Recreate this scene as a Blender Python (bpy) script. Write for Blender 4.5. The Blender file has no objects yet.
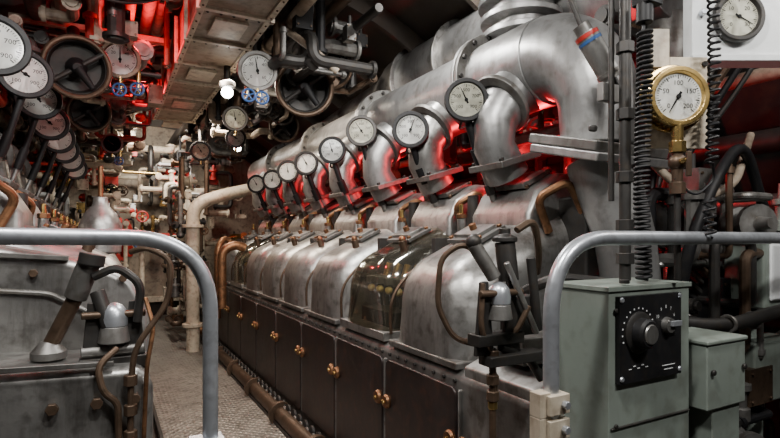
import bpy, bmesh, math, random
from mathutils import Vector, Matrix
random.seed(7)
V=Vector
# ------------------------------------------------------------ materials
def mat(name,col,met=0.0,rough=0.5,var=0.25,scale=6,dirt=(0.05,0.035,0.02),dirt_amt=0.3,bump=0.15,coat=0.0,streak=0.0,spec=.5):
    m=bpy.data.materials.new(name); m.use_nodes=True
    nt=m.node_tree; N=nt.nodes; L=nt.links
    b=N['Principled BSDF']
    tc=N.new('ShaderNodeTexCoord')
    n1=N.new('ShaderNodeTexNoise'); n1.inputs['Scale'].default_value=scale; n1.inputs['Detail'].default_value=6; n1.inputs['Roughness'].default_value=.65
    n2=N.new('ShaderNodeTexNoise'); n2.inputs['Scale'].default_value=scale*5; n2.inputs['Detail'].default_value=5
    L.new(tc.outputs['Object'],n1.inputs['Vector']); L.new(tc.outputs['Object'],n2.inputs['Vector'])
    r1=N.new('ShaderNodeValToRGB'); r1.color_ramp.elements[0].position=.3; r1.color_ramp.elements[1].position=.7
    lo=[c*(1-var) for c in col]+[1]; hi=[min(1,c*(1+var)) for c in col]+[1]
    r1.color_ramp.elements[0].color=lo; r1.color_ramp.elements[1].color=hi
    L.new(n1.outputs['Fac'],r1.inputs['Fac'])
    r2=N.new('ShaderNodeMapRange'); r2.inputs['From Min'].default_value=.50; r2.inputs['From Max'].default_value=.72
    r2.inputs['To Max'].default_value=dirt_amt
    L.new(n2.outputs['Fac'],r2.inputs['Value'])
    mx=N.new('ShaderNodeMix'); mx.data_type='RGBA'
    L.new(r2.outputs['Result'],mx.inputs['Factor']); L.new(r1.outputs['Color'],mx.inputs['A']); mx.inputs['B'].default_value=(*dirt,1)
    out=mx.outputs['Result']
    if streak:
        mp=N.new('ShaderNodeMapping'); mp.inputs['Scale'].default_value=(14,14,2.2); L.new(tc.outputs['Object'],mp.inputs['Vector'])
        n3=N.new('ShaderNodeTexNoise'); n3.inputs['Scale'].default_value=1.4; n3.inputs['Detail'].default_value=8; n3.inputs['Roughness'].default_value=.7; L.new(mp.outputs['Vector'],n3.inputs['Vector'])
        r3=N.new('ShaderNodeMapRange'); r3.inputs['From Min'].default_value=.5; r3.inputs['From Max'].default_value=.7; r3.inputs['To Max'].default_value=streak
        L.new(n3.outputs['Fac'],r3.inputs['Value'])
        m2=N.new('ShaderNodeMix'); m2.data_type='RGBA'; L.new(r3.outputs['Result'],m2.inputs['Factor']); L.new(out,m2.inputs['A']); m2.inputs['B'].default_value=(*dirt,1)
        out=m2.outputs['Result']
    L.new(out,b.inputs['Base Color'])
    rr=N.new('ShaderNodeMapRange'); rr.inputs['To Min'].default_value=max(.05,rough-.14); rr.inputs['To Max'].default_value=min(1,rough+.22)
    L.new(n1.outputs['Fac'],rr.inputs['Value']); L.new(rr.outputs['Result'],b.inputs['Roughness'])
    b.inputs['Metallic'].default_value=met; b.inputs['Specular IOR Level'].default_value=spec
    if coat: b.inputs['Coat Weight'].default_value=coat; b.inputs['Coat Roughness'].default_value=.08
    if bump:
        bp=N.new('ShaderNodeBump'); bp.inputs['Strength'].default_value=bump; bp.inputs['Distance'].default_value=.004
        L.new(n2.outputs['Fac'],bp.inputs['Height']); L.new(bp.outputs['Normal'],b.inputs['Normal'])
    return m
def emit(name,col,s):
    m=bpy.data.materials.new(name); m.use_nodes=True
    b=m.node_tree.nodes['Principled BSDF']; b.inputs['Base Color'].default_value=(*col,1)
    b.inputs['Emission Color'].default_value=(*col,1); b.inputs['Emission Strength'].default_value=s
    return m
SIL=mat('silver_paint',(.35,.345,.33),.8,.34,.25,5,dirt=(.06,.048,.036),dirt_amt=.55,streak=.5,bump=.35)
SILD=mat('dull_silver_paint',(.19,.185,.175),.65,.42,.3,5,dirt_amt=.6,streak=.45,bump=.35)
SILM=mat('manifold_paint',(.33,.33,.325),.75,.36,.25,4,dirt_amt=.4,streak=.3,bump=.3)
CHR=mat('rail_metal',(.54,.57,.61),.75,.3,.12,9,dirt_amt=.25,bump=.05)
DARK=mat('dark_door_enamel',(.026,.019,.018),.2,.32,.4,5,dirt=(.085,.035,.022),dirt_amt=.5,streak=.3)
BLK=mat('black_plastic',(.008,.008,.009),.0,.5,.3,8,dirt_amt=.15,bump=.05,spec=.3)
IRON=mat('dark_iron',(.035,.033,.031),.5,.45,.4,9,dirt_amt=.4)
COP=mat('copper_pipe_metal',(.24,.12,.06),.85,.4,.4,9,dirt=(.02,.015,.012),dirt_amt=.6)
BRN=mat('brown_tubing',(.10,.065,.043),.6,.42,.35,9,dirt_amt=.6)
BRS=mat('brass',(.55,.38,.14),.95,.25,.15,9,dirt_amt=.4,bump=.05)
CRM=mat('cream_paint',(.55,.48,.37),.0,.42,.2,5,dirt=(.13,.07,.035),dirt_amt=.6,streak=.3)
CRD=mat('aged_cream_paint',(.32,.26,.195),.0,.5,.35,4,dirt=(.07,.035,.02),dirt_amt=.7,streak=.4)
WHT=mat('white_panel_paint',(.66,.68,.68),.0,.35,.06,4,dirt_amt=.15,bump=.03)
GRN=mat('grey_green_enamel',(.21,.245,.215),.05,.38,.12,4,dirt_amt=.3,bump=.05,streak=.15)
DIAL=mat('dial_white',(.80,.80,.76),.0,.5,.03,5,dirt_amt=.05,bump=0,coat=.3)
DIALC=mat('dial_aged',(.58,.57,.46),.0,.5,.08,5,dirt_amt=.12,bump=0,coat=.3)
INK=mat('ink_black',(.01,.01,.01),0,.6,0,5,dirt_amt=0,bump=0,spec=.1)
RED=mat('red_paint',(.4,.02,.015),0,.4,.2,5,dirt_amt=.3)
BLU=mat('blue_paint',(.03,.09,.25),0,.4,.2,5,dirt_amt=.3)
YEL=mat('yellow_label',(.55,.45,.18),0,.5,.1,5,dirt_amt=.1)
HULL=mat('hull_dark_paint',(.016,.015,.014),.1,.6,.4,3,dirt_amt=.5)
BILGE=mat('bilge_floor_paint',(.03,.027,.025),.2,.5,.4,3,dirt_amt=.5)
CEIL=mat('ceiling_paint',(.055,.043,.034),.0,.6,.35,3,dirt_amt=.6,streak=.3)
BULB=emit('lamp_white',(1,.97,.9),25)
def plate():
    m=mat('diamond_plate',(.30,.28,.25),.65,.38,.25,6,dirt_amt=.6)
    nt=m.node_tree;N=nt.nodes;L=nt.links
    tc=N.new('ShaderNodeTexCoord')
    hs=[]
    for a in (45,-45):
        mp=N.new('ShaderNodeMapping'); mp.inputs['Rotation'].default_value=(0,0,math.radians(a)); L.new(tc.outputs['Object'],mp.inputs['Vector'])
        w=N.new('ShaderNodeTexWave'); w.inputs['Scale'].default_value=9; L.new(mp.outputs['Vector'],w.inputs['Vector']); hs.append(w)
    mm=N.new('ShaderNodeMath'); mm.operation='MULTIPLY'; L.new(hs[0].outputs['Fac'],mm.inputs[0]); L.new(hs[1].outputs['Fac'],mm.inputs[1])
    bp=N.new('ShaderNodeBump'); bp.inputs['Strength'].default_value=.8; bp.inputs['Distance'].default_value=.009
    L.new(mm.outputs[0],bp.inputs['Height']); L.new(bp.outputs['Normal'],N['Principled BSDF'].inputs['Normal'])
    return m
PLATE=plate()
def glass():
    m=bpy.data.materials.new('smoked_acrylic'); m.use_nodes=True
    N=m.node_tree.nodes;L=m.node_tree.links
    t=N.new('ShaderNodeBsdfTransparent'); t.inputs['Color'].default_value=(.74,.70,.58,1)
    g=N.new('ShaderNodeBsdfGlossy'); g.inputs['Roughness'].default_value=.09; g.inputs['Color'].default_value=(.85,.84,.8,1)
    df=N.new('ShaderNodeBsdfDiffuse'); df.inputs['Color'].default_value=(.4,.38,.3,1)
    m0=N.new('ShaderNodeMixShader'); m0.inputs['Fac'].default_value=.05; L.new(t.outputs[0],m0.inputs[1]); L.new(df.outputs[0],m0.inputs[2])
    lw=N.new('ShaderNodeLayerWeight'); lw.inputs['Blend'].default_value=.35
    mr=N.new('ShaderNodeMapRange'); mr.inputs['To Min'].default_value=.16; mr.inputs['To Max'].default_value=.85; L.new(lw.outputs['Fresnel'],mr.inputs['Value'])
    mx=N.new('ShaderNodeMixShader'); L.new(mr.outputs['Result'],mx.inputs['Fac']); L.new(m0.outputs[0],mx.inputs[1]); L.new(g.outputs[0],mx.inputs[2])
    L.new(mx.outputs[0],N['Material Output'].inputs['Surface'])
    return m
GLASS=glass()
# ------------------------------------------------------------ geometry builder
_text={}
def text_mesh(s):
    if s not in _text:
        cu=bpy.data.curves.new('t','FONT'); cu.body=s; cu.align_x='CENTER'; cu.align_y='CENTER'; cu.resolution_u=2
        o=bpy.data.objects.new('t',cu); bpy.context.scene.collection.objects.link(o)
        dg=bpy.context.evaluated_depsgraph_get(); me=o.evaluated_get(dg).to_mesh()
        _text[s]=([v.co.copy() for v in me.vertices],[tuple(p.vertices) for p in me.polygons])
        o.evaluated_get(dg).to_mesh_clear(); bpy.data.objects.remove(o); bpy.data.curves.remove(cu)
    return _text[s]
def basis(n,up=V((0,0,1))):
    n=V(n).normalized()
    if abs(n.dot(up))>.98: up=V((0,1,0))
    r=V(up).cross(n).normalized(); u=n.cross(r).normalized()
    return r,u,n
def root(name,loc=(0,0,0)):
    e=bpy.data.objects.new(name,None); e.empty_display_size=.1; bpy.context.scene.collection.objects.link(e); return e
class G:
    def __init__(s,name,parent=None,bevel=.003,seg=2,ang=35):
        s.name=name;s.parent=parent;s.bevel=bevel;s.seg=seg;s.ang=ang;s.v=[];s.f=[];s.m=[];s.mats=[]
    def add(s,vs,fs,m):
        if m not in s.mats: s.mats.append(m)
        i=s.mats.index(m);o=len(s.v)
        s.v+= [tuple(v) for v in vs]; s.f+=[tuple(o+a for a in f) for f in fs]; s.m+=[i]*len(fs)
    def box(s,c,sz,m,rot=None):
        c=V(c);h=[a/2 for a in sz];vs=[]
        for x in(-1,1):
            for y in(-1,1):
                for z in(-1,1):
                    p=V((x*h[0],y*h[1],z*h[2]))
                    if rot is not None:p=rot@p
                    vs.append(c+p)
        s.add(vs,[(0,1,3,2),(4,6,7,5),(0,4,5,1),(2,3,7,6),(0,2,6,4),(1,5,7,3)],m)
    def obox(s,c,sz,n,m,up=V((0,0,1))):
        r,u,n=basis(n,up); s.box(c,sz,m,Matrix((r,u,n)).transposed())
    def prism(s,pts,a0,a1,m,axis='y'):
        n=len(pts)
        def P(p,a):
            return (p[0],a,p[1]) if axis=='y' else ((a,p[0],p[1]) if axis=='x' else (p[0],p[1],a))
        vs=[P(p,a0) for p in pts]+[P(p,a1) for p in pts]
        fs=[tuple(range(n)),tuple(range(2*n-1,n-1,-1))]+[(i,(i+1)%n,n+(i+1)%n,n+i) for i in range(n)]
        s.add(vs,fs,m)
    def lathe(s,o,ax,prof,m,n=24,close=True):
        r,u,a=basis(ax);o=V(o);vs=[];fs=[];k=len(prof)
        for i in range(n):
            t=2*math.pi*i/n
            for (rad,h) in prof: vs.append(o+r*(rad*math.cos(t))+u*(rad*math.sin(t))+a*h)
        for i in range(n):
            j=(i+1)%n
            for q in range(k-1): fs.append((i*k+q,j*k+q,j*k+q+1,i*k+q+1))
        if close:
            fs.append(tuple(i*k for i in range(n))); fs.append(tuple(i*k+k-1 for i in reversed(range(n))))
        s.add(vs,fs,m)
    def cyl(s,p0,p1,r,m,r2=None,n=20):
        p0=V(p0);p1=V(p1);d=p1-p0
        s.lathe(p0,d,[(r,0),(r if r2 is None else r2,d.length)],m,n)
    def hex(s,p,ax,r,h,m): s.lathe(p,ax,[(r,0),(r,h)],m,6)
    def torus(s,o,ax,R,r,m,n=32,k=10):
        prof=[(R+r*math.cos(2*math.pi*i/k),r*math.sin(2*math.pi*i/k)) for i in range(k)]
        rr,u,a=basis(ax);o=V(o);vs=[];fs=[]
        for i in range(n):
            t=2*math.pi*i/n
            for(rad,h)in prof:vs.append(o+rr*(rad*math.cos(t))+u*(rad*math.sin(t))+a*h)
        for i in range(n):
            j=(i+1)%n
            for q in range(k):
                q2=(q+1)%k; fs.append((i*k+q,j*k+q,j*k+q2,i*k+q2))
        s.add(vs,fs,m)
    def sphere(s,o,r,m,n=20,k=12):
        prof=[(max(.0005,r*math.sin(math.pi*i/k)),-r*math.cos(math.pi*i/k)) for i in range(k+1)]
        s.lathe(o,(0,0,1),prof,m,n)
    def tube(s,pts,r,m,n=12,fil=.05,k=6):
        pts=[V(p) for p in pts];path=[pts[0]]
        for i in range(1,len(pts)-1):
            a,b,c=pts[i-1],pts[i],pts[i+1]
            d0=(a-b);d1=(c-b);f=min(fil,d0.length*.49,d1.length*.49)
            p0=b+d0.normalized()*f;p1=b+d1.normalized()*f
            for j in range(k+1):
                t=j/k;path.append(p0*(1-t)**2+b*2*t*(1-t)+p1*t*t)
        path.append(pts[-1]);s.sweep(path,r,m,n)
    def sweep(s,path,r,m,n=12):
        K=len(path);T=[]
        for i in range(K):
            d=path[min(i+1,K-1)]-path[max(i-1,0)];T.append(d.normalized() if d.length>1e-9 else V((0,0,1)))
        ref=V((0,0,1)) if abs(T[0].z)<.9 else V((1,0,0))
        u=T[0].cross(ref).normalized();vs=[];fs=[]
        for i in range(K):
            u=(u-T[i]*u.dot(T[i])).normalized();w=T[i].cross(u)
            rr=r[i] if isinstance(r,(list,tuple)) else r
            for j in range(n):
                t=2*math.pi*j/n;vs.append(path[i]+u*(rr*math.cos(t))+w*(rr*math.sin(t)))
        for i in range(K-1):
            for j in range(n):
                j2=(j+1)%n;fs.append((i*n+j,i*n+j2,(i+1)*n+j2,(i+1)*n+j))
        fs.append(tuple(range(n)));fs.append(tuple((K-1)*n+j for j in reversed(range(n))))
        s.add(vs,fs,m)
    def text(s,t,o,n,size,m):
        vs,fs=text_mesh(t);r,u,a=basis(n);o=V(o)
        s.add([o+r*(v.x*size)+u*(v.y*size) for v in vs],fs,m)
    def gauge(s,o,n,R,rim=None,dial=None,ang=40,nums=None,depth=.05):
        rim=rim or BLK;dial=dial or DIAL
        r,u,a=basis(n);o=V(o)
        s.lathe(o,a,[(R*.3,-depth),(R*.92,-depth*.9),(R*1.0,-.008),(R*1.12,-.006),(R*1.14,.004),(R*1.09,.013),(R*.92,.013),(R*.86,.003)],rim,36,close=True)
        s.lathe(o,a,[(.0005,.0035),(R*.875,.0035)],dial,36)
        for i in range(41):
            t=math.radians(225-270*i/40);L=R*(.15 if i%5==0 else .08);w=R*(.035 if i%5==0 else .018)
            d=r*math.cos(t)+u*math.sin(t);q=a.cross(d)
            p=o+d*(R*.80)+a*.0042
            s.add([p-q*w/2,p+q*w/2,p+q*w/2-d*L,p-q*w/2-d*L],[(0,1,2,3)],INK)
        if nums:
            for i,tx in enumerate(nums):
                t=math.radians(225-270*i/(len(nums)-1));d=r*math.cos(t)+u*math.sin(t)
                s.text(tx,o+d*(R*.50)+a*.0045,n,R*.25,INK)
        t=math.radians(90+ang);d=r*math.cos(t)+u*math.sin(t);q=a.cross(d);w=R*.05
        p=o+a*.006
        s.add([p-q*w-d*R*.2,p+q*w-d*R*.2,p+q*w*.3+d*R*.7,p-q*w*.3+d*R*.7],[(0,1,2,3)],INK)
        s.lathe(p,a,[(R*.09,-.002),(R*.09,.003)],INK,16)
    def wheel(s,o,n,R,r,m,spokes=4,hub=None):
        s.torus(o,n,R,r,m,28,8);rr,u,a=basis(n);o=V(o)
        s.lathe(o-a*R*.2,a,[(R*.2,0),(R*.2,R*.4)],hub or m,14)
        for i in range(spokes):
            t=2*math.pi*i/spokes+.4;d=rr*math.cos(t)+u*math.sin(t);s.cyl(o,o+d*R,r*.7,m,n=8)
    def done(s):
        me=bpy.data.meshes.new(s.name);me.from_pydata(s.v,[],s.f);me.update()
        for m in s.mats:me.materials.append(m)
        me.polygons.foreach_set('material_index',s.m)
        bm=bmesh.new();bm.from_mesh(me);bmesh.ops.recalc_face_normals(bm,faces=bm.faces[:]);bm.to_mesh(me);bm.free()
        me.polygons.foreach_set('use_smooth',[True]*len(me.polygons))
        try: me.set_sharp_from_angle(angle=math.radians(s.ang))
        except Exception: pass
        o=bpy.data.objects.new(s.name,me);bpy.context.scene.collection.objects.link(o)
        if s.parent:o.parent=s.parent
        if s.bevel:
            b=o.modifiers.new('bevel','BEVEL');b.width=s.bevel;b.segments=s.seg;b.limit_method='ANGLE';b.angle_limit=math.radians(40);b.harden_normals=True
        return o
# ------------------------------------------------------------ hull / room
CX,CZ,R=.55,.25,2.5
def arc(name,a0,a1,m,n=24):
    g=G(name,bevel=0);vs=[];fs=[]
    for i in range(n+1):
        t=math.radians(a0+(a1-a0)*i/n)
        for y in(-1.6,8.2):
            for rr in(R,R+.05):vs.append((CX+rr*math.cos(t),y,CZ+rr*math.sin(t)))
    for i in range(n):
        a=i*4;b=a+4;fs+=[(a,a+2,b+2,b),(a+1,b+1,b+3,a+3)]
    g.add(vs,fs,m)
    for k in range(14):
        y=-1.3+k*.7;vs=[];fs=[]
        for i in range(n+1):
            t=math.radians(a0+(a1-a0)*i/n)
            for (rr,dy) in((R,-.015),(R-.12,-.015),(R-.12,.015),(R,.015)):
                vs.append((CX+rr*math.cos(t),y+dy,CZ+rr*math.sin(t)))
        for i in range(n):
            for q in range(3):fs.append((i*4+q,i*4+4+q,i*4+5+q,i*4+1+q))
        g.add(vs,fs,m)
    g.done()
arc('wall_right',-8,48,HULL);arc('ceiling',48,132,CEIL);arc('wall_left',132,188,HULL)
g=G('floor',bevel=0);g.box((CX,3.3,-.06),(5.2,9.9,.1),BILGE);g.done()
g=G('deck_walkway',bevel=.003);g.box((.57,3.9,-.002),(.60,8.2,.03),PLATE)
for x in(.265,.875):g.box((x,3.9,.005),(.02,8.2,.06),IRON)
g.done()
g=G('wall_back',bevel=.01)
y=8.0
g.box((-1.05,y,1.3),(2.3,.08,2.9),CRD);g.box((2.05,y,1.3),(2.2,.08,2.9),CRD);g.box((.52,y,2.4),(.9,.08,.8),CRD);g.box((.52,y+.12,1),(.9,.04,2.1),CEIL);g.done()
g=G('wall_front',bevel=0);g.box((.55,-1.62,1.3),(5.2,.06,2.9),CEIL);g.done()
g=G('door_1',bevel=.01)
for s_ in(-1,1):g.box((.52+s_*.42,7.92,1.1),(.08,.06,1.7),CRM)
for z in(.25,1.97):g.box((.52,7.92,z),(.92,.06,.08),CRM)
g.box((.52,7.94,1.1),(.78,.03,1.66),CRD);g.done()
# ------------------------------------------------------------ rocker hood (domed cast cover)
def hood(g,X,a,c,m,z0=.69,r=.14,zs=.87,rad=.18):
    pts=[]
    for i in range(5):pts.append((.0,z0+(zs-z0)*i/4,-1,0))
    for i in range(1,13):
        t=math.radians(180-65*i/12);pts.append((.0+rad+rad*math.cos(t),zs+rad*math.sin(t),math.cos(t),math.sin(t)))
    ex,ez=pts[-1][0],pts[-1][1];dx,dz=math.cos(math.radians(25)),math.sin(math.radians(25))
    L=(.5-ex)/dx
    for i in range(1,6):pts.append((ex+dx*L*i/5,ez+dz*L*i/5,math.cos(math.radians(115)),math.sin(math.radians(115))))
    ys=[];NS=10
    for i in range(NS+1):
        t=math.pi/2*i/NS;ys.append((a+r*(1-math.cos(t)),r*(1-math.sin(t))))
    full=ys+[(a+c-y_,o_) for y_,o_ in reversed(ys)]
    vs=[];k=len(pts)
    for (y_,o_) in full:
        for (px,pz,nx,nz) in pts:
            f=.40+.60*min(1,max(0,(pz-z0)/(zs+.04-z0)))
            vs.append((X(px-nx*o_*f),y_,pz-nz*o_*f))
    fs=[]
    for i in range(len(full)-1):
        for q in range(k-1):fs.append((i*k+q,(i+1)*k+q,(i+1)*k+q+1,i*k+q+1))
    for i in(0,len(full)-1):
        vs.append((X(.5),full[i][0],z0));b=len(vs)-1
        for q in range(k-1):fs.append((b,i*k+q,i*k+q+1))
    g.add(vs,fs,m)
PIT=.49
def engine(name,x0,s_,y0,n,glass_k=()):
    E=root(name);X=lambda x:x0+s_*x
    ye=y0+PIT*n
    blk=G('crankcase',E,bevel=.012,seg=3)
    blk.prism([(X(0),.02),(X(0),.66),(X(.03),.69),(X(.5),.69),(X(.5),.02)],y0-.3,ye+.2,SILD)
    blk.prism([(X(.5),.02),(X(.5),1.25),(X(.9),1.25),(X(1.05),.7),(X(1.05),.02)],y0-.05,ye+.1,IRON)
    blk.prism([(X(-.03),.0),(X(-.03),.07),(X(.03),.09),(X(.03),.0)],y0-.3,ye+.2,IRON)
    blk.done()
    d=G('crankcase_doors',E,bevel=.008,seg=3)
    b=G('door_fittings',E,bevel=.0015)
    for k in range(n):
        a=y0+PIT*k
        pts=[];ya,yb,za,zb,rc=a+.012,a+PIT-.012,.13,.632,.03
        for(cy,cz,t0)in((yb-rc,zb-rc,0),(ya+rc,zb-rc,90),(ya+rc,za+rc,180),(yb-rc,za+rc,270)):
            for q in range(6):
                t=math.radians(t0+18*q);pts.append((cy+rc*math.cos(t),cz+rc*math.sin(t)))
        d.prism(pts,X(.0),X(-.014),DARK,'x')
        d.box((X(-.002),a,.38),(.02,.012,.50),SILD)
        for dy in(-.035,.035):
            b.lathe((X(-.012),a+dy,.47),(-s_,0,0),[(.026,0),(.028,.008),(.022,.018),(.010,.02)],COP,20)
            b.hex((X(-.03),a+dy,.47),(-s_,0,0),.009,.008,BRS)
        for q in range(5):
            b.lathe((X(-.03),a+.05+q*.1,.10),(-s_,0,0),[(.034,0),(.034,.012),(.018,.02)],IRON,14)
            b.torus((X(-.045),a+.1+q*.1,.075),(-s_,0,0),.03,.008,SILD,14,6)
        for q in range(8):b.hex((X(-.0),a+.03+q*.061,.65),(-s_,0,0),.007,.008,IRON)
    d.done();b.done()
    for k in range(n):
        a=y0+PIT*k+.026;c=a+PIT-.052;ym=(a+c)/2
        if k in glass_k:
            h=G('acrylic_rocker_cover',E,bevel=0,ang=60);hood(h,X,a+.015,c-.015,GLASS,z0=.72);h.done()
            h=G('cover_frame',E,bevel=.006)
            h.box((X(.25),ym,.705),(.50,c-a,.035),SIL)
            for q in range(4):
                yy=a+.09+q*.085
                h.cyl((X(.2),yy,.72),(X(.2),yy,.92),.026,IRON);h.cyl((X(.2),yy,.92),(X(.22),yy,.98),.018,BRS)
                h.box((X(.2),yy,.91),(.2,.03,.035),SILD)
                h.sphere((X(.12),yy,.87),.018,YEL,10,6)
                for z in(.76,.79,.82,.85,.88):h.torus((X(.29),yy,z),(0,0,1),.028,.006,SIL,14,6)
            h.cyl((X(.22),a+.07,.88),(X(.22),c-.07,.88),.025,IRON)
            h.box((X(.2),ym,.75),(.24,.30,.07),IRON)
            h.done()
        else:
            h=G('rocker_cover',E,bevel=0,ang=60);hood(h,X,a,c,SIL);h.done()
            h=G('cover_flange',E,bevel=.006)
            h.box((X(.25),ym,.695),(.51,c-a+.01,.024),SILD);h.done()
        f=G('cylinder_head',E,bevel=.028,seg=4)
        f.prism([(X(.35),1.05),(X(.35),1.19),(X(.40),1.275),(X(.52),1.345),(X(.60),1.345),(X(.60),1.05)],a+.05,c-.05,SIL)
        f.done()
        f=G('head_fittings_gap_fill',E,bevel=.003)
        sl=V((math.cos(math.radians(25))*s_,0,math.sin(math.radians(25))));nn=V((-math.sin(math.radians(25))*s_,0,math.cos(math.radians(25))))
        lc=V((X(.25),ym,1.108))
        rot=Matrix((sl,V((0,1,0)),nn)).transposed()
        f.box(lc+nn*.006,(.13,.20,.016),SILD,rot);f.box(lc+nn*.020,(.09,.15,.016),SIL,rot)
        for q in(-.085,.085):
            for w_ in(-.05,.05):f.hex(lc+nn*.012+sl*w_+V((0,q,0)),nn,.010,.012,COP)
        f.cyl(lc+nn*.02,lc+nn*.05,.014,COP)
        f.box(V((X(.46),ym,1.325)),(.15,.2,.02),SILD,rot)
        f.cyl((X(.17),a+.11,1.02),(X(.15),a+.11,1.09),.018,BRN);f.sphere((X(.15),a+.11,1.095),.016,COP,12,8)
        f.cyl((X(.33),c-.03,1.06),(X(.32),c-.03,1.18),.018,SIL);f.hex((X(.32),c-.03,1.18),(0,0,1),.024,.02,COP);f.cyl((X(.32),c-.03,1.20),(X(.32),c-.03,1.24),.009,BRS)
        f.cyl((X(.40),c-.01,1.10),(X(.40),c-.01,1.28),.026,IRON)
        for q in range(3):
            for xx,zz in((.41,1.285),(.52,1.35)):f.hex((X(xx),a+.12+q*.1,zz),nn,.011,.014,BRN)
        f.tube([(X(.42),a+.02,1.12),(X(.36),a+.02,1.24),(X(.44),a-.05,1.30),(X(.52),a-.05,1.18)],.015,COP,10,.04)
        f.tube([(X(.02),c+.026,.72),(X(.015),c+.026,.86),(X(.12),c+.026,.98),(X(.4),c+.026,1.08)],.007,BRN,8,.08)
        f.cyl((X(.15),c+.026,.90),(X(.5),c+.026,.90),.022,IRON)
        f.box((X(.32),c+.026,.95),(.2,.03,.3),IRON)  # dark filler block, added to deepen the shade between covers
        f.done()
    return E
ENG=engine('diesel_engine',.97,1,1.31,8,(1,6))
g=G('end_housing',ENG,bevel=.012,seg=3)
g.prism([(.98,.1),(.98,.70),(1.06,.73),(1.9,.76),(1.9,.1)],1.0,1.31,SIL)
g.box((1.2,1.0,.5),(.4,.03,.36),SILD)
for x in(1.02,1.12,1.22,1.32,1.38):
    for z in(.34,.66):g.hex((x,.985,z),(0,-1,0),.014,.015,IRON)
g.box((1.2,1.15,.78),(.36,.12,.08),SILD);g.cyl((1.25,1.12,.80),(1.25,1.12,.95),.03,IRON);g.cyl((1.1,1.16,.80),(1.1,1.16,.9),.022,SIL)
g.tube([(1.45,1.1,.8),(1.45,1.1,.95),(1.2,1.15,.98),(1.15,1.3,.9)],.018,IRON,10,.06)
g.done()
LE=engine('diesel_engine',.10,-1,2.1,7,())
g=G('end_housing',LE,bevel=.03,seg=4)
g.prism([(.13,.25),(.13,.86),(.08,.97),(-.02,1.02),(-.3,1.08),(-1.3,1.16),(-1.3,.25)],1.9,2.12,SIL)
g.prism([(.12,.0),(.12,.70),(.08,.745),(-1.2,.80),(-1.2,.0)],1.6,1.93,SIL)
g.done()
g=G('end_housing_bolts',LE,bevel=.002)
for x in(-.55,-.4,-.25,-.12,-.02,.07):g.hex((x,1.595,.66),(0,-1,0),.016,.018,BRN);g.hex((x,1.595,.4),(0,-1,0),.016,.018,BRN)
g.prism([(-.5,.775),(-.5,.79),(.02,.768),(.02,.755)],1.585,1.61,SILD)
g.tube([(-.6,1.893,.98),(-.15,1.893,.93),(.03,1.893,.82)],.008,SILD,8,.02)
g.prism([(-.5,1.06),(-.5,1.075),(-.1,1.045),(-.1,1.03)],1.88,1.92,SILD)
for t in range(6):g.hex((-.55+t*.12,1.893,1.03-t*.012),(0,-1,0),.013,.014,BRN)
g.done()
# ------------------------------------------------------------ right exhaust manifold
M=root('exhaust_manifold')
g=G('manifold_pipe',M,bevel=.004)
MX,MZ=1.5,1.78
g.sweep([V((MX,5.6,MZ)),V((MX,3,MZ)),V((MX,1.45,MZ))],.17,SILM,32)
for y in[1.8+.98*i for i in range(4)]:
    for dy in(-.025,.003):g.lathe((MX,y+dy,MZ),(0,1,0),[(.15,0),(.212,.0),(.212,.022),(.15,.022)],SILD if dy<0 else SILM,32,False)
    g.torus((MX,y+.0,MZ),(0,1,0),.179,.012,COP,32,8)
    for q in range(14):
        t=2*math.pi*q/14;g.hex((MX+.193*math.cos(t),y-.026,MZ+.193*math.sin(t)),(0,-1,0),.011,.014,IRON)
pp=[]
for i in range(13):
    t=math.pi/2*i/12;pp.append(V((MX,1.46-.22*math.sin(t),MZ-.22*(1-math.cos(t)))))
g.sweep([V((MX,1.6,MZ))]+pp+[V((MX,1.24,1.42))],[.17]+[.166-.003*i for i in range(13)]+[.12],SILM,32)
g.done()
g=G('exhaust_downpipe',M,bevel=.006)
g.obox((MX-.0,1.24,1.42),(.36,.30,.035),(0,-.25,1),SILD);g.obox((MX,1.235,1.385),(.36,.30,.03),(0,-.25,1),SILM)
for dx in(-.155,.155):
    for dy in(-.11,.11):g.hex((MX+dx,1.24+dy,1.435),(0,-.2,1),.015,.02,IRON)
g.sweep([V((MX,1.235,1.38)),V((MX+.02,1.2,1.25)),V((MX+.05,1.17,1.1)),V((MX+.1,1.15,.75))],[.115,.105,.098,.09],SILM,24)
g.done()
g=G('exhaust_branches',M,bevel=.004)
for k in range(8):
    y=1.31+.49*k+.25
    g.sweep([V((MX,y,MZ-.05)),V((MX-.13,y,MZ-.14)),V((MX-.19,y,MZ-.24)),V((MX-.19,y,MZ-.33)),V((MX-.12,y,MZ-.44))],[.12,.10,.085,.08,.085],SIL if k%2 else SILM,20)
    g.obox((MX-.14,y,MZ-.385),(.2,.2,.025),(-.3,0,1),SILD)
    for q in(-.08,.08):
        for w_ in(-.08,.08):g.hex((MX-.14+w_,y+q,MZ-.375+w_*.3),(-.3,0,1),.011,.016,IRON)
    g.lathe((MX-.15,y,MZ-.155),(-.75,0,-.66),[(.09,0),(.125,0),(.125,.022),(.09,.022)],SILD,24,False)
g.done()
g=G('riser_stack',M,bevel=.004)
g.lathe((1.60,1.72,1.85),(0,0,1),[(.12,0),(.12,.12),(.17,.12),(.17,.145),(.13,.15),(.13,.18),(.18,.185),(.18,.21),(.14,.215),(.14,.25),(.19,.255),(.19,.28),(.15,.29),(.15,.72)],SILM,32)
g.done()
g=G('air_intake_duct',bevel=.004)
g.sweep([V((1.9,5.0,2.13)),V((1.9,4.0,2.14)),V((1.9,3.45,2.15)),V((1.9,3.2,2.15)),V((1.9,2.0,2.15)),V((1.9,1.2,2.15))],[.1,.15,.16,.23,.23,.23],SILM,32)
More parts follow.
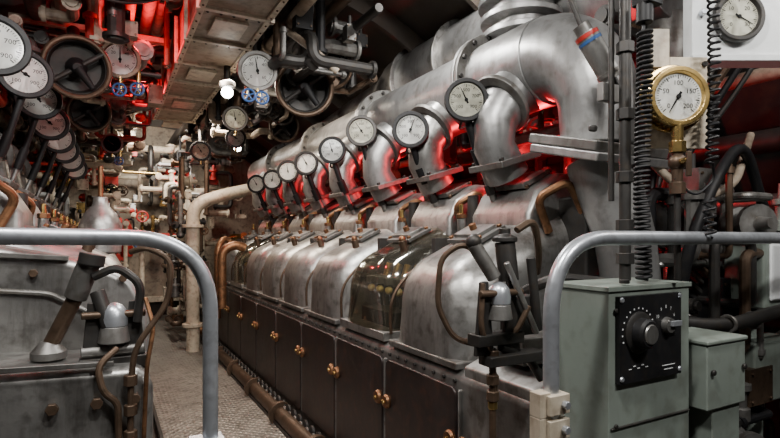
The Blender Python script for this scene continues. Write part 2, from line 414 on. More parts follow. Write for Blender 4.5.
for y in(1.5,2.0,2.5,3.0):
    g.lathe((1.9,y,2.15),(0,1,0),[(.22,0),(.26,0),(.26,.02),(.22,.02)],SIL,32,False)
g.done()
g=G('lagged_pipe',bevel=.004)
g.tube([(1.92,1.25,1.95),(1.9,1.25,1.75),(1.95,1.5,1.3),(2.0,1.6,.5)],.08,SILD,20,.2)
g.done()
# ------------------------------------------------------------ thermometers
gl=[(1.59,1.623,25,BLK,DIALC),(2.0,1.585,-20,BLK,DIAL),(2.51,1.672,35,IRON,DIALC),(2.92,1.63,20,BLK,DIAL),(3.38,1.61,30,BLK,DIAL),(3.78,1.60,10,BLK,DIAL),(4.2,1.575,-10,BLK,DIAL),(4.71,1.589,30,BLK,DIAL)]
for i,(y,z,an,rim,di) in enumerate(gl):
    g=G('exhaust_thermometer',bevel=0)
    n=V((-.52,-.85,.02)).normalized()
    g.gauge((1.2,y,z),n,.074,rim,di,an,[str(q) for q in(100,300,500,700,900)] if i<4 else None)
    p0=V((1.2,y,z))-n*.02-V((0,0,.07));p2=V((1.36,y+.03,1.25));p1=p0.lerp(p2,.35)
    g.cyl(p0+V((0,0,.03)),p1,.016,BLK);g.cyl(p1,p0.lerp(p2,.6),.024,BLK);g.cyl(p0.lerp(p2,.55),p2,.014,SIL);g.hex(p0.lerp(p2,.8),p2-p0,.02,.04,IRON)
    g.tube([p0+V((0,.01,.02)),p0+V((.0,.05,-.03)),p0+V((.08,.09,.0)),(1.34,y+.2,1.62)],.005,IRON,6,.04)
    g.done()
for i,(y,x,z,an) in enumerate([(2.12,-.32,1.735,40),(2.70,-.30,1.80,60),(3.15,-.295,1.80,30),(3.6,-.285,1.77,50),(4.05,-.275,1.76,20),(4.5,-.27,1.75,30),(4.95,-.25,1.74,10),(5.4,-.24,1.72,30)]):
    g=G('exhaust_thermometer',bevel=0)
    n=V((.18,-.98,.05)).normalized();g.gauge((x,y,z),n,.092,BLK,DIAL,an,[str(q) for q in(100,300,500,700,900)] if i<4 else None)
    p0=V((x,y,z))-n*.02-V((0,0,.085));p2=V((x-.14,y+.02,1.3));p1=p0.lerp(p2,.4)
    g.cyl(p0+V((0,0,.03)),p1,.014,BLK);g.cyl(p1,p0.lerp(p2,.65),.02,BLK);g.cyl(p0.lerp(p2,.65),p2,.012,SIL)
    g.done()
g=G('exhaust_manifold',bevel=.004)
g.sweep([V((-.75,2.2,1.68)),V((-.75,6,1.68))],.15,SILD,24)
for k in range(7):
    y=2.3+.49*k;g.sweep([V((-.75,y,1.62)),V((-.56,y,1.52)),V((-.52,y,1.3))],.065,SILD,16)
    g.lathe((-.75,y+.2,1.68),(0,1,0),[(.15,0),(.19,0),(.19,.03),(.15,.03)],SILD,24,False)
g.done()
# ------------------------------------------------------------ handrails
def rail(name,pts,clamps):
    g=G(name,bevel=.002);g.tube(pts,.0165,CHR,20,.17,14)
    for c,m in clamps:
        g.box(c,(.055,.05,.04),m);g.box((c[0]-.03,c[1],c[2]-.0),(.03,.03,.05),m);g.hex((c[0]+.01,c[1]-.025,c[2]),(0,-1,0),.009,.012,CHR)
    g.lathe((pts[0][0],pts[0][1],.0),(0,0,1),[(.045,0),(.045,.012),(.02,.02)],CHR,20)
    g.done()
rail('handrail',[(.204,1.2,.0),(.204,1.2,1.10),(-1.5,1.16,1.115)],[((.204,1.2,.64),CHR)])
rail('handrail',[(.80,.775,.0),(.80,.775,1.10),(2.3,.80,1.10)],[((.80,.775,.765),CRM),((.80,.775,.715),CRM)])
# ------------------------------------------------------------ linkages
def linkage(name,c,k=1.0,base=True):
    g=G(name,bevel=.003);c=V(c);s=k
    g.lathe(c+V((0,0,-.03*s)),(0,0,1),[(.03*s,0),(.031*s,.02*s),(.027*s,.04*s),(.018*s,.052*s),(.004,.058*s)],CHR,24)
    g.cyl(c+V((0,0,-.07*s)),c+V((0,0,-.03*s)),.036*s,SILD,.03*s)
    for dx in(-.045,.045):
        g.prism([(c.x+dx*s-.03*s,c.z-.16*s),(c.x+dx*s-.012*s,c.z+.03*s),(c.x+dx*s+.012*s,c.z+.03*s),(c.x+dx*s+.03*s,c.z-.16*s)],c.y+.0,c.y+.012,IRON)
    g.box(c+V((0,.01,-.12*s)),(.15*s,.05,.03*s),IRON)
    if base:g.box(c+V((0,.01,-.19*s)),(.12*s,.06,.12*s),SILD)
    g.cyl(c+V((-.07*s,-.01,.0)),c+V((.07*s,-.01,.0)),.009*s,BRN)
    return g
g=linkage('fuel_control_linkage',(.855,1.0,.965),.95,False)
C=[(.844,1.02,1.04),(.783,1.054,1.09),(.735,1.08,1.05),(.728,1.084,.93),(.760,1.06,.85),(.827,1.03,.83),(.90,.99,.86),(.935,.98,.93)]
g.tube(C,.0075,BRN,10,.03)
g.tube([(.805,1.0,.99),(.79,.99,.88),(.835,1.0,.815),(.845,1.0,.7)],.007,BRN,10,.03)
g.tube([(.835,1.0,.83),(.835,1.0,.60),(.86,1.0,.3),(.95,1.02,.2)],.009,BRN,10,.03)
for z in(.80,.74,.70):g.hex((.835,1.0,z),(0,0,1),.017,.025,BRN)
g.hex((.835,1.0,.68),(0,0,1),.013,.02,BRS)
g.cyl((.80,1.03,1.085),(.85,1.01,1.0),.018,SILD);g.sphere((.80,1.03,1.09),.02,IRON,14,8)
g.cyl((.90,1.03,1.09),(.905,1.02,.99),.026,IRON);g.lathe((.90,1.03,1.09),(0,0,1),[(.032,0),(.032,.012),(.015,.02),(.015,.035)],IRON,20)
g.cyl((.87,.99,1.04),(.96,.98,.86),.008,SIL);g.cyl((.96,1.0,1.05),(.985,1.0,.86),.012,IRON)
g.tube([(.93,1.02,1.12),(.99,1.02,1.15),(1.04,1.05,1.06),(1.08,1.1,1.0)],.010,BRN,10,.05)
g.box((.95,1.03,.9),(.09,.05,.1),IRON);g.box((.90,1.0,.80),(.18,.05,.025),IRON);g.tube([(.86,1.0,.83),(.97,1.02,.79),(1.0,1.0,.73)],.012,IRON,8,.03)
g.done()
g=linkage('fuel_control_linkage',(.022,1.67,.885),1.15)
g.cyl((-.035,1.70,1.045),(-.075,1.72,.93),.030,SILD);g.lathe((-.03,1.69,1.055),(-.2,0,-1),[(.034,0),(.034,.03),(.03,.035)],IRON,20)
g.cyl((-.075,1.72,.93),(-.135,1.75,.80),.021,BRN);g.lathe((-.14,1.75,.76),(0,0,1),[(.045,0),(.045,.02),(.02,.05)],SILD,18)
g.tube([(.06,1.63,1.06),(.10,1.6,1.075),(.165,1.58,1.04),(.155,1.58,.92),(.07,1.575,.80),(.06,1.572,.70),(.06,1.572,.35)],.008,BRN,10,.04)
g.tube([(.03,1.6,.80),(-.02,1.58,.76),(-.005,1.57,.69),(.03,1.572,.66),(.035,1.572,.35)],.009,BRN,10,.03)
g.tube([(.10,1.64,.93),(.12,1.6,.85),(.10,1.575,.75),(.085,1.572,.35)],.006,COP,10,.03)
g.tube([(-.03,1.68,.99),(.03,1.66,1.02),(.09,1.64,.97),(.08,1.65,.86)],.012,IRON,10,.03)
for z in(.70,.62,.55):g.hex((.06,1.572,z),(0,0,1),.018,.03,BRN)
g.box((.04,1.57,.53),(.12,.03,.02),IRON)
g.cyl((-.02,1.68,.95),(.01,1.66,.85),.02,IRON);g.cyl((-.06,1.68,.78),(.1,1.68,.78),.018,SILD)
g.prism([(-.05,.80),(-.02,.95),(.0,.95),(.02,.80)],1.70,1.715,IRON)
g.done()
# ------------------------------------------------------------ control box
CB=root('engine_control_box')
g=G('cabinet',CB,bevel=.008,seg=3)
g.box((1.18,.90,.775),(.31,.17,.40),GRN);g.box((1.18,.895,.51),(.29,.15,.12),GRN);g.box((1.18,.9,.30),(.1,.1,.6),GRN)
g.box((1.18,.90,.98),(.32,.18,.012),GRN);g.cyl((1.1,.83,.99),(1.1,.83,1.0),.012,IRON)
for z in(.93,.66):g.hex((1.045,.813,z),(0,-1,0),.006,.006,IRON)
g.box((1.18,.812,.655),(.30,.006,.004),IRON)
g.done()
g=G('switch_panel',CB,bevel=.003)
DX=-.035;DZ=-.015
g.box((1.20+DX,.81,.875+DZ),(.235,.014,.205),BLK)
for x,z in((1.09,.97),(1.31,.97),(1.09,.785),(1.31,.785)):g.lathe((x+DX,.803,z+DZ),(0,-1,0),[(.007,0),(.005,.004)],CHR,12)
g.lathe((1.15+DX,.803,.89+DZ),(0,-1,0),[(.050,0),(.050,.004),(.044,.008)],IRON,32)
g.lathe((1.15+DX,.796,.89+DZ),(0,-1,0),[(.036,0),(.035,.020),(.030,.026)],BLK,28);g.lathe((1.15+DX,.770,.89+DZ),(0,-1,0),[(.024,0),(.022,.004)],SIL,20)
g.lathe((1.255+DX,.803,.90+DZ),(0,-1,0),[(.020,0),(.018,.015)],SIL,18);g.obox((1.268+DX,.785,.905+DZ),(.035,.012,.010),(0,-1,0),CHR)
for i in range(15):
    t=math.radians(200-220*i/14)
    g.box((1.15+DX+.058*math.cos(t),.8025,.89+DZ+.058*math.sin(t)),(.004,.001,.004),WHT)
for i,tx in enumerate(('10','9','8','7','6','5')):
    t=math.radians(150-30*i);g.text(tx,(1.255+DX+.038*math.cos(t),.8025,.90+DZ+.045*math.sin(t)),(0,-1,0),.012,WHT)
for i in range(5):g.box((1.15+DX-.03+.015*i,.8025,.805+DZ+.006*(i%2)),(.010,.001,.002),WHT)
g.box((1.265+DX,.8025,.80+DZ),(.05,.001,.002),WHT);g.box((1.265+DX,.8025,.79+DZ),(.035,.001,.002),WHT)
g.done()
g=G('junction_box',bevel=.01,seg=3)
g.box((1.455,.86,.735),(.18,.15,.17),GRN);g.box((1.455,.86,.827),(.19,.16,.012),GRN);g.box((1.47,.86,.57),(.13,.13,.16),GRN);g.cyl((1.47,.86,.0),(1.47,.86,.52),.03,GRN)
for x in(1.385,1.53):g.hex((x,.785,.75),(0,-1,0),.009,.01,IRON)
g.cyl((1.365,.86,.72),(1.335,.86,.72),.02,BRN)
g.tube([(1.54,.88,.72),(1.62,.9,.72),(1.7,.95,.6),(1.72,1.0,.2)],.018,BLK,14,.06)
g.done()
# ------------------------------------------------------------ top right instruments
PN=V((-.48,-.877,0));PR=V((.877,-.48,0))
g=G('instrument_panel',bevel=.004)
pc=V((1.60,.90,1.86));c=pc+PR*.13
g.obox(c,(.42,.46,.05),PN,WHT);g.obox(c+V((0,0,-.23)),(.43,.02,.07),PN,WHT)
g.gauge(c+PN*.04+V((0,0,-.115))+PR*(-.085),PN,.066,IRON,DIALC,-120,['0','10','20','30'])
g.hex(c+PN*.027-PR*.185+V((0,0,-.1)),PN,.010,.02,CHR)
for q in(-.1,.12):g.cyl(c+V((0,0,.2))+PR*q,c+V((0,.4,.30))+PR*q,.012,IRON)
g.done()
BG=V((1.262,.80,1.455))
g=G('brass_pressure_gauge',bevel=.0015)
g.gauge(BG,PN,.068,BRS,DIAL,150,['0','50','100','150','200'],depth=.05)
g.lathe(BG-PN*.02,PN,[(.078,-.02),(.086,-.01),(.086,.004),(.074,.006)],BRS,36,False)
g.cyl(BG-V((0,0,.07)),BG-V((0,0,.115)),.014,BRS);g.hex(BG-V((0,0,.14)),(0,0,1),.02,.028,BRS)
g.cyl(BG-V((0,0,.14)),BG-V((0,0,.23)),.013,BRN);g.sphere(BG-V((0,0,.165)),.022,BRN,16,10)
g.cyl(BG-V((0,0,.165))+PN*.01,BG-V((0,0,.165))+PN*.05,.008,BRS);g.obox(BG-V((0,0,.175))+PN*.05,(.012,.06,.008),PN,BRN)
g.hex(BG-V((0,0,.245)),(0,0,1),.019,.03,BRN)
g.cyl(BG-V((0,0,.23)),BG-V((0,0,.46)),.008,IRON)
g.obox(BG-PN*.06+V((0,0,.0))+PR*.03,(.16,.24,.008),PN,CRM)
g.obox(BG-PN*.05+V((0,0,.14))-PR*.02,(.05,.1,.008),PN,CRM)
for q in(-.04,.10):g.hex(BG-PN*.055+V((0,0,.1))+PR*q,PN,.008,.008,IRON)
g.done()
def coil(name,p,z0,z1,Rr=.017,rw=.0042,pitch=.0125,mtl=BLK,tail=None):
    g=G(name,bevel=0);nt=int((z1-z0)/pitch);pa=[]
    for i in range(nt*10+1):
        t=2*math.pi*i/10;z=z0+(z1-z0)*i/(nt*10);pa.append(V((p[0]+Rr*math.cos(t)+.006*math.sin(z*9),p[1]+Rr*math.sin(t),z)))
    g.sweep(pa,rw,mtl,6)
    if tail:
        for tl in tail:g.tube(tl,rw,mtl,8,.04)
    g.done()
coil('coiled_cord',(1.185,.84),.995,1.62,tail=[[(1.185,.84,1.62),(1.19,.84,1.68)]])
coil('coiled_cord',(1.345,.76),1.29,1.75,Rr=.013,rw=.0034,pitch=.017,tail=[[(1.345,.76,1.29),(1.37,.77,1.25),(1.3,.78,1.2),(1.25,.8,1.25)],[(1.345,.76,1.75),(1.36,.77,1.82)]])
coil('coiled_cord',(1.345,.765),1.10,1.2,Rr=.013,rw=.0034,pitch=.017)
g=G('cord_connector',bevel=.003);g.cyl((1.19,.84,1.64),(1.19,.84,1.69),.02,BLK);g.box((1.2,.84,1.71),(.055,.05,.05),BLK);g.cyl((1.2,.84,1.73),(1.2,.84,2.2),.012,IRON);g.done()
g=G('cable_conduit',bevel=.002)
g.cyl((1.235,.93,.98),(1.235,.93,2.3),.015,IRON)
for z in(1.03,1.12,1.25,1.42,1.6):g.hex((1.235,.93,z),(0,0,1),.024,.03,IRON)
g.cyl((1.205,.95,1.2),(1.205,.95,2.3),.008,IRON);g.box((1.22,.97,1.5),(.07,.02,.05),SILD)
g.done()
g=G('sensor_canister',bevel=.003)
a_=V((1.215,1.045,1.69));b_=V((1.285,1.01,1.56))
g.cyl(a_,b_,.033,SIL);g.cyl(a_+(a_-b_)*.18,a_,.024,SILD);g.lathe(a_.lerp(b_,.02),b_-a_,[(.034,0),(.034,.012)],RED,24,False);g.lathe(a_.lerp(b_,.14),b_-a_,[(.034,0),(.034,.010)],BLU,24,False)
g.lathe(a_.lerp(b_,.85),b_-a_,[(.036,0),(.036,.012)],SILD,24)
g.cyl(b_,b_+V((.02,-.01,-.05)),.014,IRON);g.tube([a_+(a_-b_)*.18,a_+V((-.04,.03,.12)),a_+V((.0,.08,.45))],.007,IRON,8,.03)
g.tube([b_+V((.02,-.01,-.05)),b_+V((.05,-.02,-.12)),b_+V((.08,.0,-.05)),b_+V((.1,.02,.1))],.009,IRON,8,.05)
g.done()
# ------------------------------------------------------------ overhead duct
D=root('overhead_duct')
g=G('duct_body',D,bevel=.006);g.box((.54,3.3,2.30),(.30,3.4,.28),CRD);g.done()
g=G('duct_flanges',D,bevel=.002)
for i in range(9):
    y=1.65+i*.42
    g.box((.54,y,2.155),(.34,.03,.02),CRM)
    for x in(.37,.71):g.box((x,y,2.28),(.02,.03,.28),CRM)
    for q in range(5):g.sphere((.42+q*.06,y+.05,2.16),.008,IRON,8,6)
    if i%2==0:g.box((.54,y+.2,2.152),(.16,.22,.015),CRM)
for x in(.385,.695):g.box((x,3.3,2.158),(.03,3.4,.02),CRM)
for i in range(34):
    for x in(.385,.695):g.sphere((x,1.65+i*.1,2.147),.006,BRN,8,5)
g.done()
def pipe(name,pts,r,m,fl=(),fil=.08):
    g=G(name,bevel=.003);g.tube(pts,r,m,16,fil)
    for p,ax in fl:g.lathe(p,ax,[(r,0),(r*1.6,0),(r*1.6,.03),(r,.03)],m,20,False)
    g.done()
for x,z,r,m,y0,y1 in[(.22,2.42,.035,CRD,.5,7.9),(.12,2.36,.028,RED,1.2,7.9),(.30,2.5,.03,CRM,.5,7.9),(-.05,2.45,.045,CRM,.8,7.9),(-.2,2.3,.03,CRD,.8,7.9),(-.32,2.32,.05,SILD,.5,7.9),(-.5,2.2,.04,CRM,.5,7.9),(-.65,2.1,.03,IRON,.5,7.9),(-.8,2.15,.05,CRD,.5,7.9),
    (.80,2.42,.04,IRON,.8,7.9),(.90,2.30,.03,CRD,.8,7.9),(1.0,2.45,.05,IRON,.5,7.9),(1.12,2.38,.035,BRN,1.8,7.9),(1.25,2.3,.025,IRON,2.4,7.9),(2.4,1.5,.05,IRON,.3,7.9),(2.5,1.25,.04,SILD,.3,7.9),(2.6,1.0,.06,IRON,.3,7.9),(2.3,1.75,.03,CRD,.3,7.9),(2.55,.8,.04,BRN,.3,7.9)]:
    pipe('overhead_pipe' if z>1.98 else 'hull_pipe',[(x,y0,z),(x,y1,z)],r,m,[((x,y0+.6+q*.9,z),(0,1,0)) for q in range(6)])
for i,y in enumerate((2.6,3.4,4.3,5.2,6.1,7.0)):
    g=G('cable_tray',bevel=.002);g.box((-.05,y,2.28),(.8,.05,.03),CRD)
    for q in range(6):g.tube([(-.4,y+.03+q*.018,2.25),(.1,y+.03+q*.02,2.24-.01*q),(.33,y+.03+q*.018,2.3)],.008,random.choice([IRON,CRM,BLK,BRN]),6,.1)
    g.done()
# dense piping masses ------------------------------------------------
def machinery(name,lo,hi,n,mats,seed,keep=None,rr=(.012,.045),wheels=.12,boxes=.2):
    rnd=random.Random(seed);g=G(name,bevel=.003)
    def P():return V([rnd.uniform(a,b) for a,b in zip(lo,hi)])
    def ok(p):
        if (p.x-CX)**2+(p.z-CZ)**2>(R-.14)**2:return False
        return keep is None or keep(p)
    i=0;tries=0
    while i<n and tries<n*20:
        tries+=1;p=P();m=rnd.choice(mats);t=rnd.random()
        if not ok(p):continue
        if t<wheels:
            nrm=V((rnd.uniform(-.6,.3),-1,rnd.uniform(-.4,.2)));Rw=rnd.uniform(.035,.085)
            g.wheel(p,nrm,Rw,Rw*.13,m,5,IRON);g.cyl(p,p-nrm.normalized()*.14,Rw*.2,BRN,n=10);g.hex(p-nrm.normalized()*.09,nrm,Rw*.45,.03,m)
        elif t<wheels+boxes:
            sz=(rnd.uniform(.05,.16),rnd.uniform(.05,.14),rnd.uniform(.05,.18));g.box(p,sz,m)
            for q in(-1,1):
                for w_ in(-1,1):g.hex(p+V((q*sz[0]*.38,-sz[1]/2-.001,w_*sz[2]*.38)),(0,-1,0),.006,.006,BRN)
            g.cyl(p,p+V((0,0,sz[2]/2+.06)),.012,IRON,n=10)
        elif t<wheels+boxes+.15:
            ax=rnd.choice([V((0,0,1)),V((1,0,0)),V((-.5,-1,0))]);r=rnd.uniform(.03,.07)
            g.lathe(p,ax,[(r*.5,0),(r,.01),(r,.05),(r*.7,.055),(r*.7,.11),(r*1.1,.115),(r*1.1,.135),(r*.4,.14),(r*.3,.2)],m,18)
        else:
            r=rnd.uniform(*rr);pts=[p];q=p.copy();last=-1
            for _ in range(rnd.randint(2,4)):
                a=rnd.choice([x for x in(0,1,2) if x!=last]);last=a;st=rnd.uniform(.12,.45)*rnd.choice((-1,1));w=q.copy();w[a]+=st
                w[a]=max(lo[a],min(hi[a],w[a]))
                if (w-q).length<.05 or not ok(w):continue
                q=w;pts.append(q.copy())
            if len(pts)<2:continue
            g.tube(pts,r,m,10,r*2.2)
            for e in(0,-1):
                d=(pts[1]-pts[0]) if e==0 else (pts[-2]-pts[-1]);g.lathe(pts[e]+d.normalized()*.01,d,[(r,0),(r*1.5,0),(r*1.5,.02),(r,.02)],m,12,False)
        i+=1
    return g.done()
machinery('overhead_valve_piping',(-.9,2.6,2.02),(.32,7.5,2.55),130,[CRM,CRD,SILD,IRON,BRN,RED],3)
machinery('overhead_valve_piping',(.80,2.6,2.04),(1.38,7.5,2.55),130,[IRON,IRON,BLK,BRN,SILD,CRD],4)
machinery('bulkhead_machinery',(-.9,6.9,.1),(1.6,7.75,2.3),170,[CRM,CRD,CRM,SILD,IRON,RED,BRS,WHT],5,keep=lambda p:not(.3<p.x<.8 and p.z<.9))
machinery('hull_side_machinery',(2.25,.7,.2),(2.85,6,1.8),120,[IRON,BLK,SILD,BRN,GRN],6)
machinery('hull_side_machinery',(-1.6,2.4,1.3),(-.95,6,2.0),60,[IRON,BLK,SILD,CRD],8)
machinery('passage_side_piping',(.62,5.5,.1),(.92,6.9,1.9),60,[CRM,IRON,SILD,BRN,COP],9,rr=(.012,.03))
machinery('passage_side_piping',(-.25,5.8,.2),(.22,6.9,1.9),60,[CRM,CRM,SILD,BRN,RED],10,rr=(.012,.03))
machinery('gear_piping',(1.66,.98,.4),(2.1,1.22,1.35),34,[IRON,BLK,SILD,SIL,BRN],11,rr=(.01,.025),wheels=.05,boxes=.15)
machinery('manifold_bracket_piping',(1.66,1.3,1.55),(2.1,4.5,1.95),50,[IRON,BLK,SILD,BRN],12,rr=(.012,.03),wheels=.05,boxes=.1)
pipe('cream_pipe',[(.74,5.3,.0),(.74,5.3,1.42),(1.0,5.3,1.52),(1.3,5.4,1.6)],.062,CRM,[((.74,5.3,.25),(0,0,1)),((.74,5.3,1.2),(0,0,1))],.14)
pipe('copper_pipe',[(.80,4.2,.55),(.80,4.2,1.0),(.90,4.2,1.05),(.98,4.2,1.02)],.035,COP,[],.1)
pipe('copper_pipe',[(.86,4.7,.4),(.86,4.7,1.02),(.93,4.75,1.10),(1.0,4.75,1.05)],.03,COP,[],.1)
pipe('floor_pipe',[(.91,.8,.06),(.91,5.2,.06)],.045,BRN,[((.91,1.2+q*.6,.06),(0,1,0)) for q in range(7)])
pipe('strut_pipe',[(.78,3.0,2.42),(.95,2.6,2.1),(1.1,2.6,2.0)],.02,CRD)
def valve(name,o,n,R_):
    g=G(name,bevel=.003);n=V(n).normalized();o=V(o)
    g.torus(o,n,R_,R_*.09,BRN,36,10)
    g.lathe(o-n*.12,n,[(R_*.5,0),(R_*.85,.04),(R_*.95,.11),(R_*.88,.115),(R_*.80,.05),(.001,.04)],IRON,32)
    r,u,a=basis(n)
    g.lathe(o-n*.06,n,[(R_*.35,0),(R_*.33,.05),(R_*.15,.09)],BLK,18)
    d=r*.8+u*.6;g.cyl(o,o+d*R_*1.0,R_*.09,IRON,n=10);g.cyl(o,o-d*R_*.9,R_*.09,IRON,n=10)
    d=r*.6-u*.8;g.cyl(o+n*.02,o+d*R_*.8+n*.02,R_*.16,BLK,R_*.1,n=12)
    g.cyl(o-n*.1,o-n*.3+V((0,0,.2)),R_*.22,IRON)
    g.done()
valve('valve_handwheel',(1.01,2.87,1.97),(-.3,-.95,-.1),.155)
valve('valve_handwheel',(-.12,2.95,1.93),(.1,-.95,-.25),.14)
valve('valve_handwheel',(1.30,4.2,2.02),(-.6,-.8,-.1),.12)
valve('valve_handwheel',(-.1,4.2,1.98),(.1,-.98,-.2),.13)
valve('valve_handwheel',(1.25,3.0,2.15),(-.7,-.7,-.1),.11)
def wallgauge(name,o,n,R_,rim,dial,an,wh=()):
    g=G(name,bevel=0);o=V(o);g.gauge(o,n,R_,rim,dial,an,['0','20','40','60'])
    g.cyl(o-V(n).normalized()*.03,o+V((0,.1,.25)),.012,IRON)
    g.cyl(o-V((0,0,R_)),o-V((0,0,R_*1.5)),.01,BRS)
    for w in wh:g.wheel(w,(-.2,-1,0),.032,.006,BLU,5,BLU);g.cyl(V(w),V(w)+V((.01,.1,0)),.008,BRS);g.cyl(V(w)+V((.01,.08,0)),V(w)+V((.01,.08,.12)),.012,BRS)
    g.done()
wallgauge('pressure_gauge',(.07,3.15,2.06),(-.1,-1,-.05),.092,BRN,DIAL,0,[(.065,3.1,1.885),(.15,3.1,1.90)])
wallgauge('pressure_gauge',(.72,2.80,2.0),(-.3,-1,-.05),.095,SILD,DIAL,10,[(.66,2.75,1.85),(.73,2.75,1.845)])
wallgauge('pressure_gauge',(.86,4.0,2.0),(-.3,-1,0),.085,IRON,DIALC,10)
wallgauge('pressure_gauge',(.95,4.4,1.93),(-.3,-1,0),.075,IRON,DIAL,60)
wallgauge('pressure_gauge',(.05,5.0,1.9),(0,-1,0),.075,IRON,DIAL,60,[(.1,4.95,1.75)])
wallgauge('pressure_gauge',(.02,6.6,1.75),(0,-1,0),.09,BLK,DIAL,60)
wallgauge('pressure_gauge',(.75,4.9,1.88),(-.2,-1,0),.08,BLK,DIALC,30)
g=G('oil_bottle',bevel=.004);g.lathe((-.02,2.9,1.02),(0,0,1),[(.03,0),(.09,.01),(.095,.14),(.07,.2),(.035,.24),(.03,.28)],SIL,24)
g.cyl((-.02,2.9,1.3),(-.02,2.9,1.45),.012,COP);g.done()
g=G('electrical_cabinet',bevel=.01)
g.box((-.05,6.9,1.1),(.3,.3,1.1),CRM);g.box((-.05,6.74,1.45),(.22,.02,.25),WHT);g.box((-.05,6.74,1.05),(.22,.02,.3),CRM)
for z in(.95,1.15,1.35,1.55):g.cyl((.05,6.73,z),(.05,6.69,z),.02,IRON)
g.box((.06,6.72,1.66),(.1,.02,.05),YEL);g.done()
g=G('switch_box',bevel=.01);g.box((.95,6.7,1.5),(.25,.2,.4),CRM);g.box((.9,6.58,1.2),(.14,.1,.2),BLK);g.box((.93,6.58,1.6),(.12,.03,.08),WHT);g.done()
g=G('fire_extinguisher',bevel=.003);g.lathe((.20,6.2,.9),(0,0,1),[(.05,0),(.06,.02),(.06,.3),(.03,.36),(.02,.4)],RED,20);g.tube([(.20,6.2,1.3),(.26,6.15,1.3),(.27,6.15,1.05)],.01,BLK,8,.03);g.cyl((.20,6.2,0),(.20,6.2,.9),.015,IRON);g.done()
g=G('valve_stand',bevel=.003);g.cyl((.38,6.8,0),(.38,6.8,1.2),.03,CRM);g.wheel((.38,6.72,1.05),(0,-1,0),.09,.012,BLU,5,BRS);g.wheel((.38,6.72,1.35),(0,-1,0),.06,.01,RED,5,BRS);g.cyl((.38,6.8,1.1),(.38,6.72,1.4),.015,BRS);g.done()
# ------------------------------------------------------------ right background
g=G('cable_bundle',bevel=0)
for q in range(9):
    a=.05*q
    g.tube([(2.2,1.0+a,1.9),(2.05-a*.3,1.1+a,1.6),(1.75+a*.5,1.2+a*.4,1.25-.05*q),(2.0,1.1,1.0-.04*q),(2.4,1.2,.7)],.010+.003*(q%3),[IRON,BLK,BRN,SILD][q%4],8,.25)
g.done()
g=G('relay_box',bevel=.01);g.box((2.14,1.03,.98),(.26,.14,.26),GRN);g.box((2.14,.955,.98),(.21,.02,.2),WHT);g.box((2.14,1.05,.62),(.30,.14,.22),GRN);g.cyl((2.14,1.06,0),(2.14,1.06,.9),.03,GRN);g.done()
g=G('flexible_hose',bevel=0)
g.tube([(1.7,1.1,.6),(1.62,1.0,1.05),(1.75,.98,1.3),(1.95,1.0,1.45),(2.2,1.05,1.2)],.018,BLK,12,.2)
g.tube([(1.6,1.15,1.4),(1.75,1.05,1.22),(1.9,1.0,1.28),(2.2,1.1,1.5)],.014,CRD,12,.15)
g.tube([(1.45,1.05,.85),(1.7,.93,.82),(1.9,.90,.85),(2.2,.88,.88)],.022,IRON,12,.15)
for x in(1.72,1.86):g.torus((x,.925,.83),(1,0,0),.024,.006,SILD,16,6)
g.done()
g=G('fuel_pump',bevel=.006);g.lathe((1.85,1.35,.75),(0,-1,0),[(.12,0),(.12,.15),(.07,.17),(.07,.24),(.04,.25)],IRON,28);g.box((1.85,1.45,.6),(.3,.25,.3),SILD);g.cyl((1.85,1.45,0),(1.85,1.45,.5),.1,IRON);g.done()
# ------------------------------------------------------------ lights
def area(name,loc,e,size,size_y,col,target):
    l=bpy.data.lights.new(name,'AREA');l.shape='RECTANGLE';l.size=size;l.size_y=size_y;l.energy=e;l.color=col
    o=bpy.data.objects.new(name,l);o.location=loc;d=V(target)-V(loc);o.rotation_euler=d.to_track_quat('-Z','Y').to_euler();bpy.context.scene.collection.objects.link(o)
def point(name,loc,e,r,col):
    l=bpy.data.lights.new(name,'POINT');l.energy=e;l.shadow_soft_size=r;l.color=col
    o=bpy.data.objects.new(name,l);o.location=loc;bpy.context.scene.collection.objects.link(o)
WARM=(1,.86,.70);NEU=(1,.975,.94)
area('overhead_area_light',(.25,.5,2.4),40,.25,.1,NEU,(.9,1.8,.9))
area('overhead_area_light',(1.1,-.3,2.3),26,.3,.1,NEU,(1.35,1.2,1.0))
area('overhead_area_light',(.92,1.9,2.2),24,.06,.5,NEU,(1.1,2.0,.6))
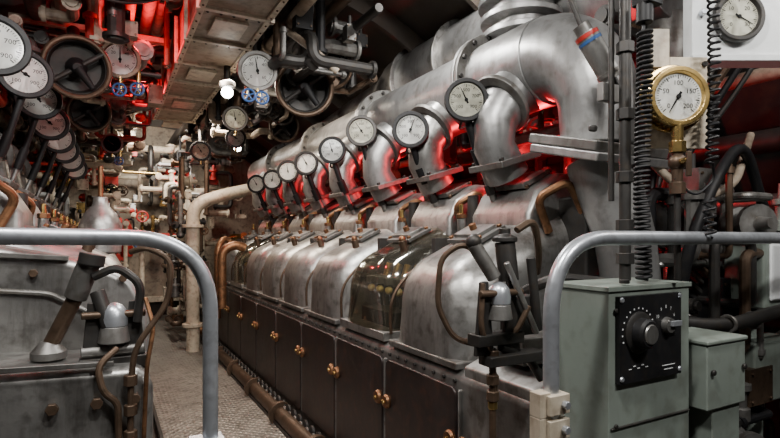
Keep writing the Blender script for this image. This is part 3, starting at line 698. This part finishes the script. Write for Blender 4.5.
area('overhead_area_light',(.8,3.3,2.12),26,.06,.5,WARM,(1.2,3.4,.9))
area('overhead_area_light',(.75,4.9,2.1),24,.06,.5,WARM,(1.0,4.8,.9))
area('overhead_area_light',(.5,6.2,2.3),42,.3,.3,(1,.93,.82),(.3,7.2,1.3))
area('overhead_area_light',(1.45,2.0,2.48),9,.2,.1,NEU,(1.9,2.6,2.1))  # extra unseen light, added to brighten the air intake duct
area('overhead_area_light',(-.35,1.1,2.2),15,.2,.1,NEU,(-.2,2.2,1.0))
area('overhead_area_light',(1.95,.45,2.0),5,.2,.1,NEU,(1.9,1.1,.9))
for n_,p,e in(('red_lamp_glow',(1.78,1.80,1.42),14),('red_lamp_glow',(1.78,2.75,1.42),12),('red_lamp_glow',(1.78,4.0,1.42),7),('red_lamp_glow',(.20,3.2,2.2),13),('red_lamp_glow',(.22,2.2,2.3),8),('red_lamp_glow',(.25,4.4,2.25),10),('red_lamp_glow',(.75,6.6,1.75),9),('red_lamp_glow',(1.72,1.28,.98),7)):
    point(n_,p,e,.03,(1,.015,.03))
for p,e in(((1.16,5.3,2.0),6),((.66,3.3,2.0),3)):
    g=G('bulkhead_lamp',bevel=.002);g.sphere(p,.036,BULB,16,10);g.cyl((p[0],p[1],p[2]+.03),(p[0],p[1],p[2]+.3),.02,IRON);g.lathe((p[0],p[1],p[2]+.03),(0,0,1),[(.05,0),(.05,.03),(.02,.05)],IRON,16);g.done()
w=bpy.data.worlds.new('World');bpy.context.scene.world=w;w.use_nodes=True
w.node_tree.nodes['Background'].inputs[0].default_value=(.5,.55,.6,1);w.node_tree.nodes['Background'].inputs[1].default_value=.02
# ------------------------------------------------------------ camera
cam=bpy.data.cameras.new('camera');co=bpy.data.objects.new('camera',cam);bpy.context.scene.collection.objects.link(co)
cam.lens=24;cam.sensor_width=36;cam.shift_y=.0244;cam.clip_start=.05
co.location=(0,0,1.1);co.rotation_euler=(math.pi/2,0,math.radians(-28.7))
bpy.context.scene.camera=co
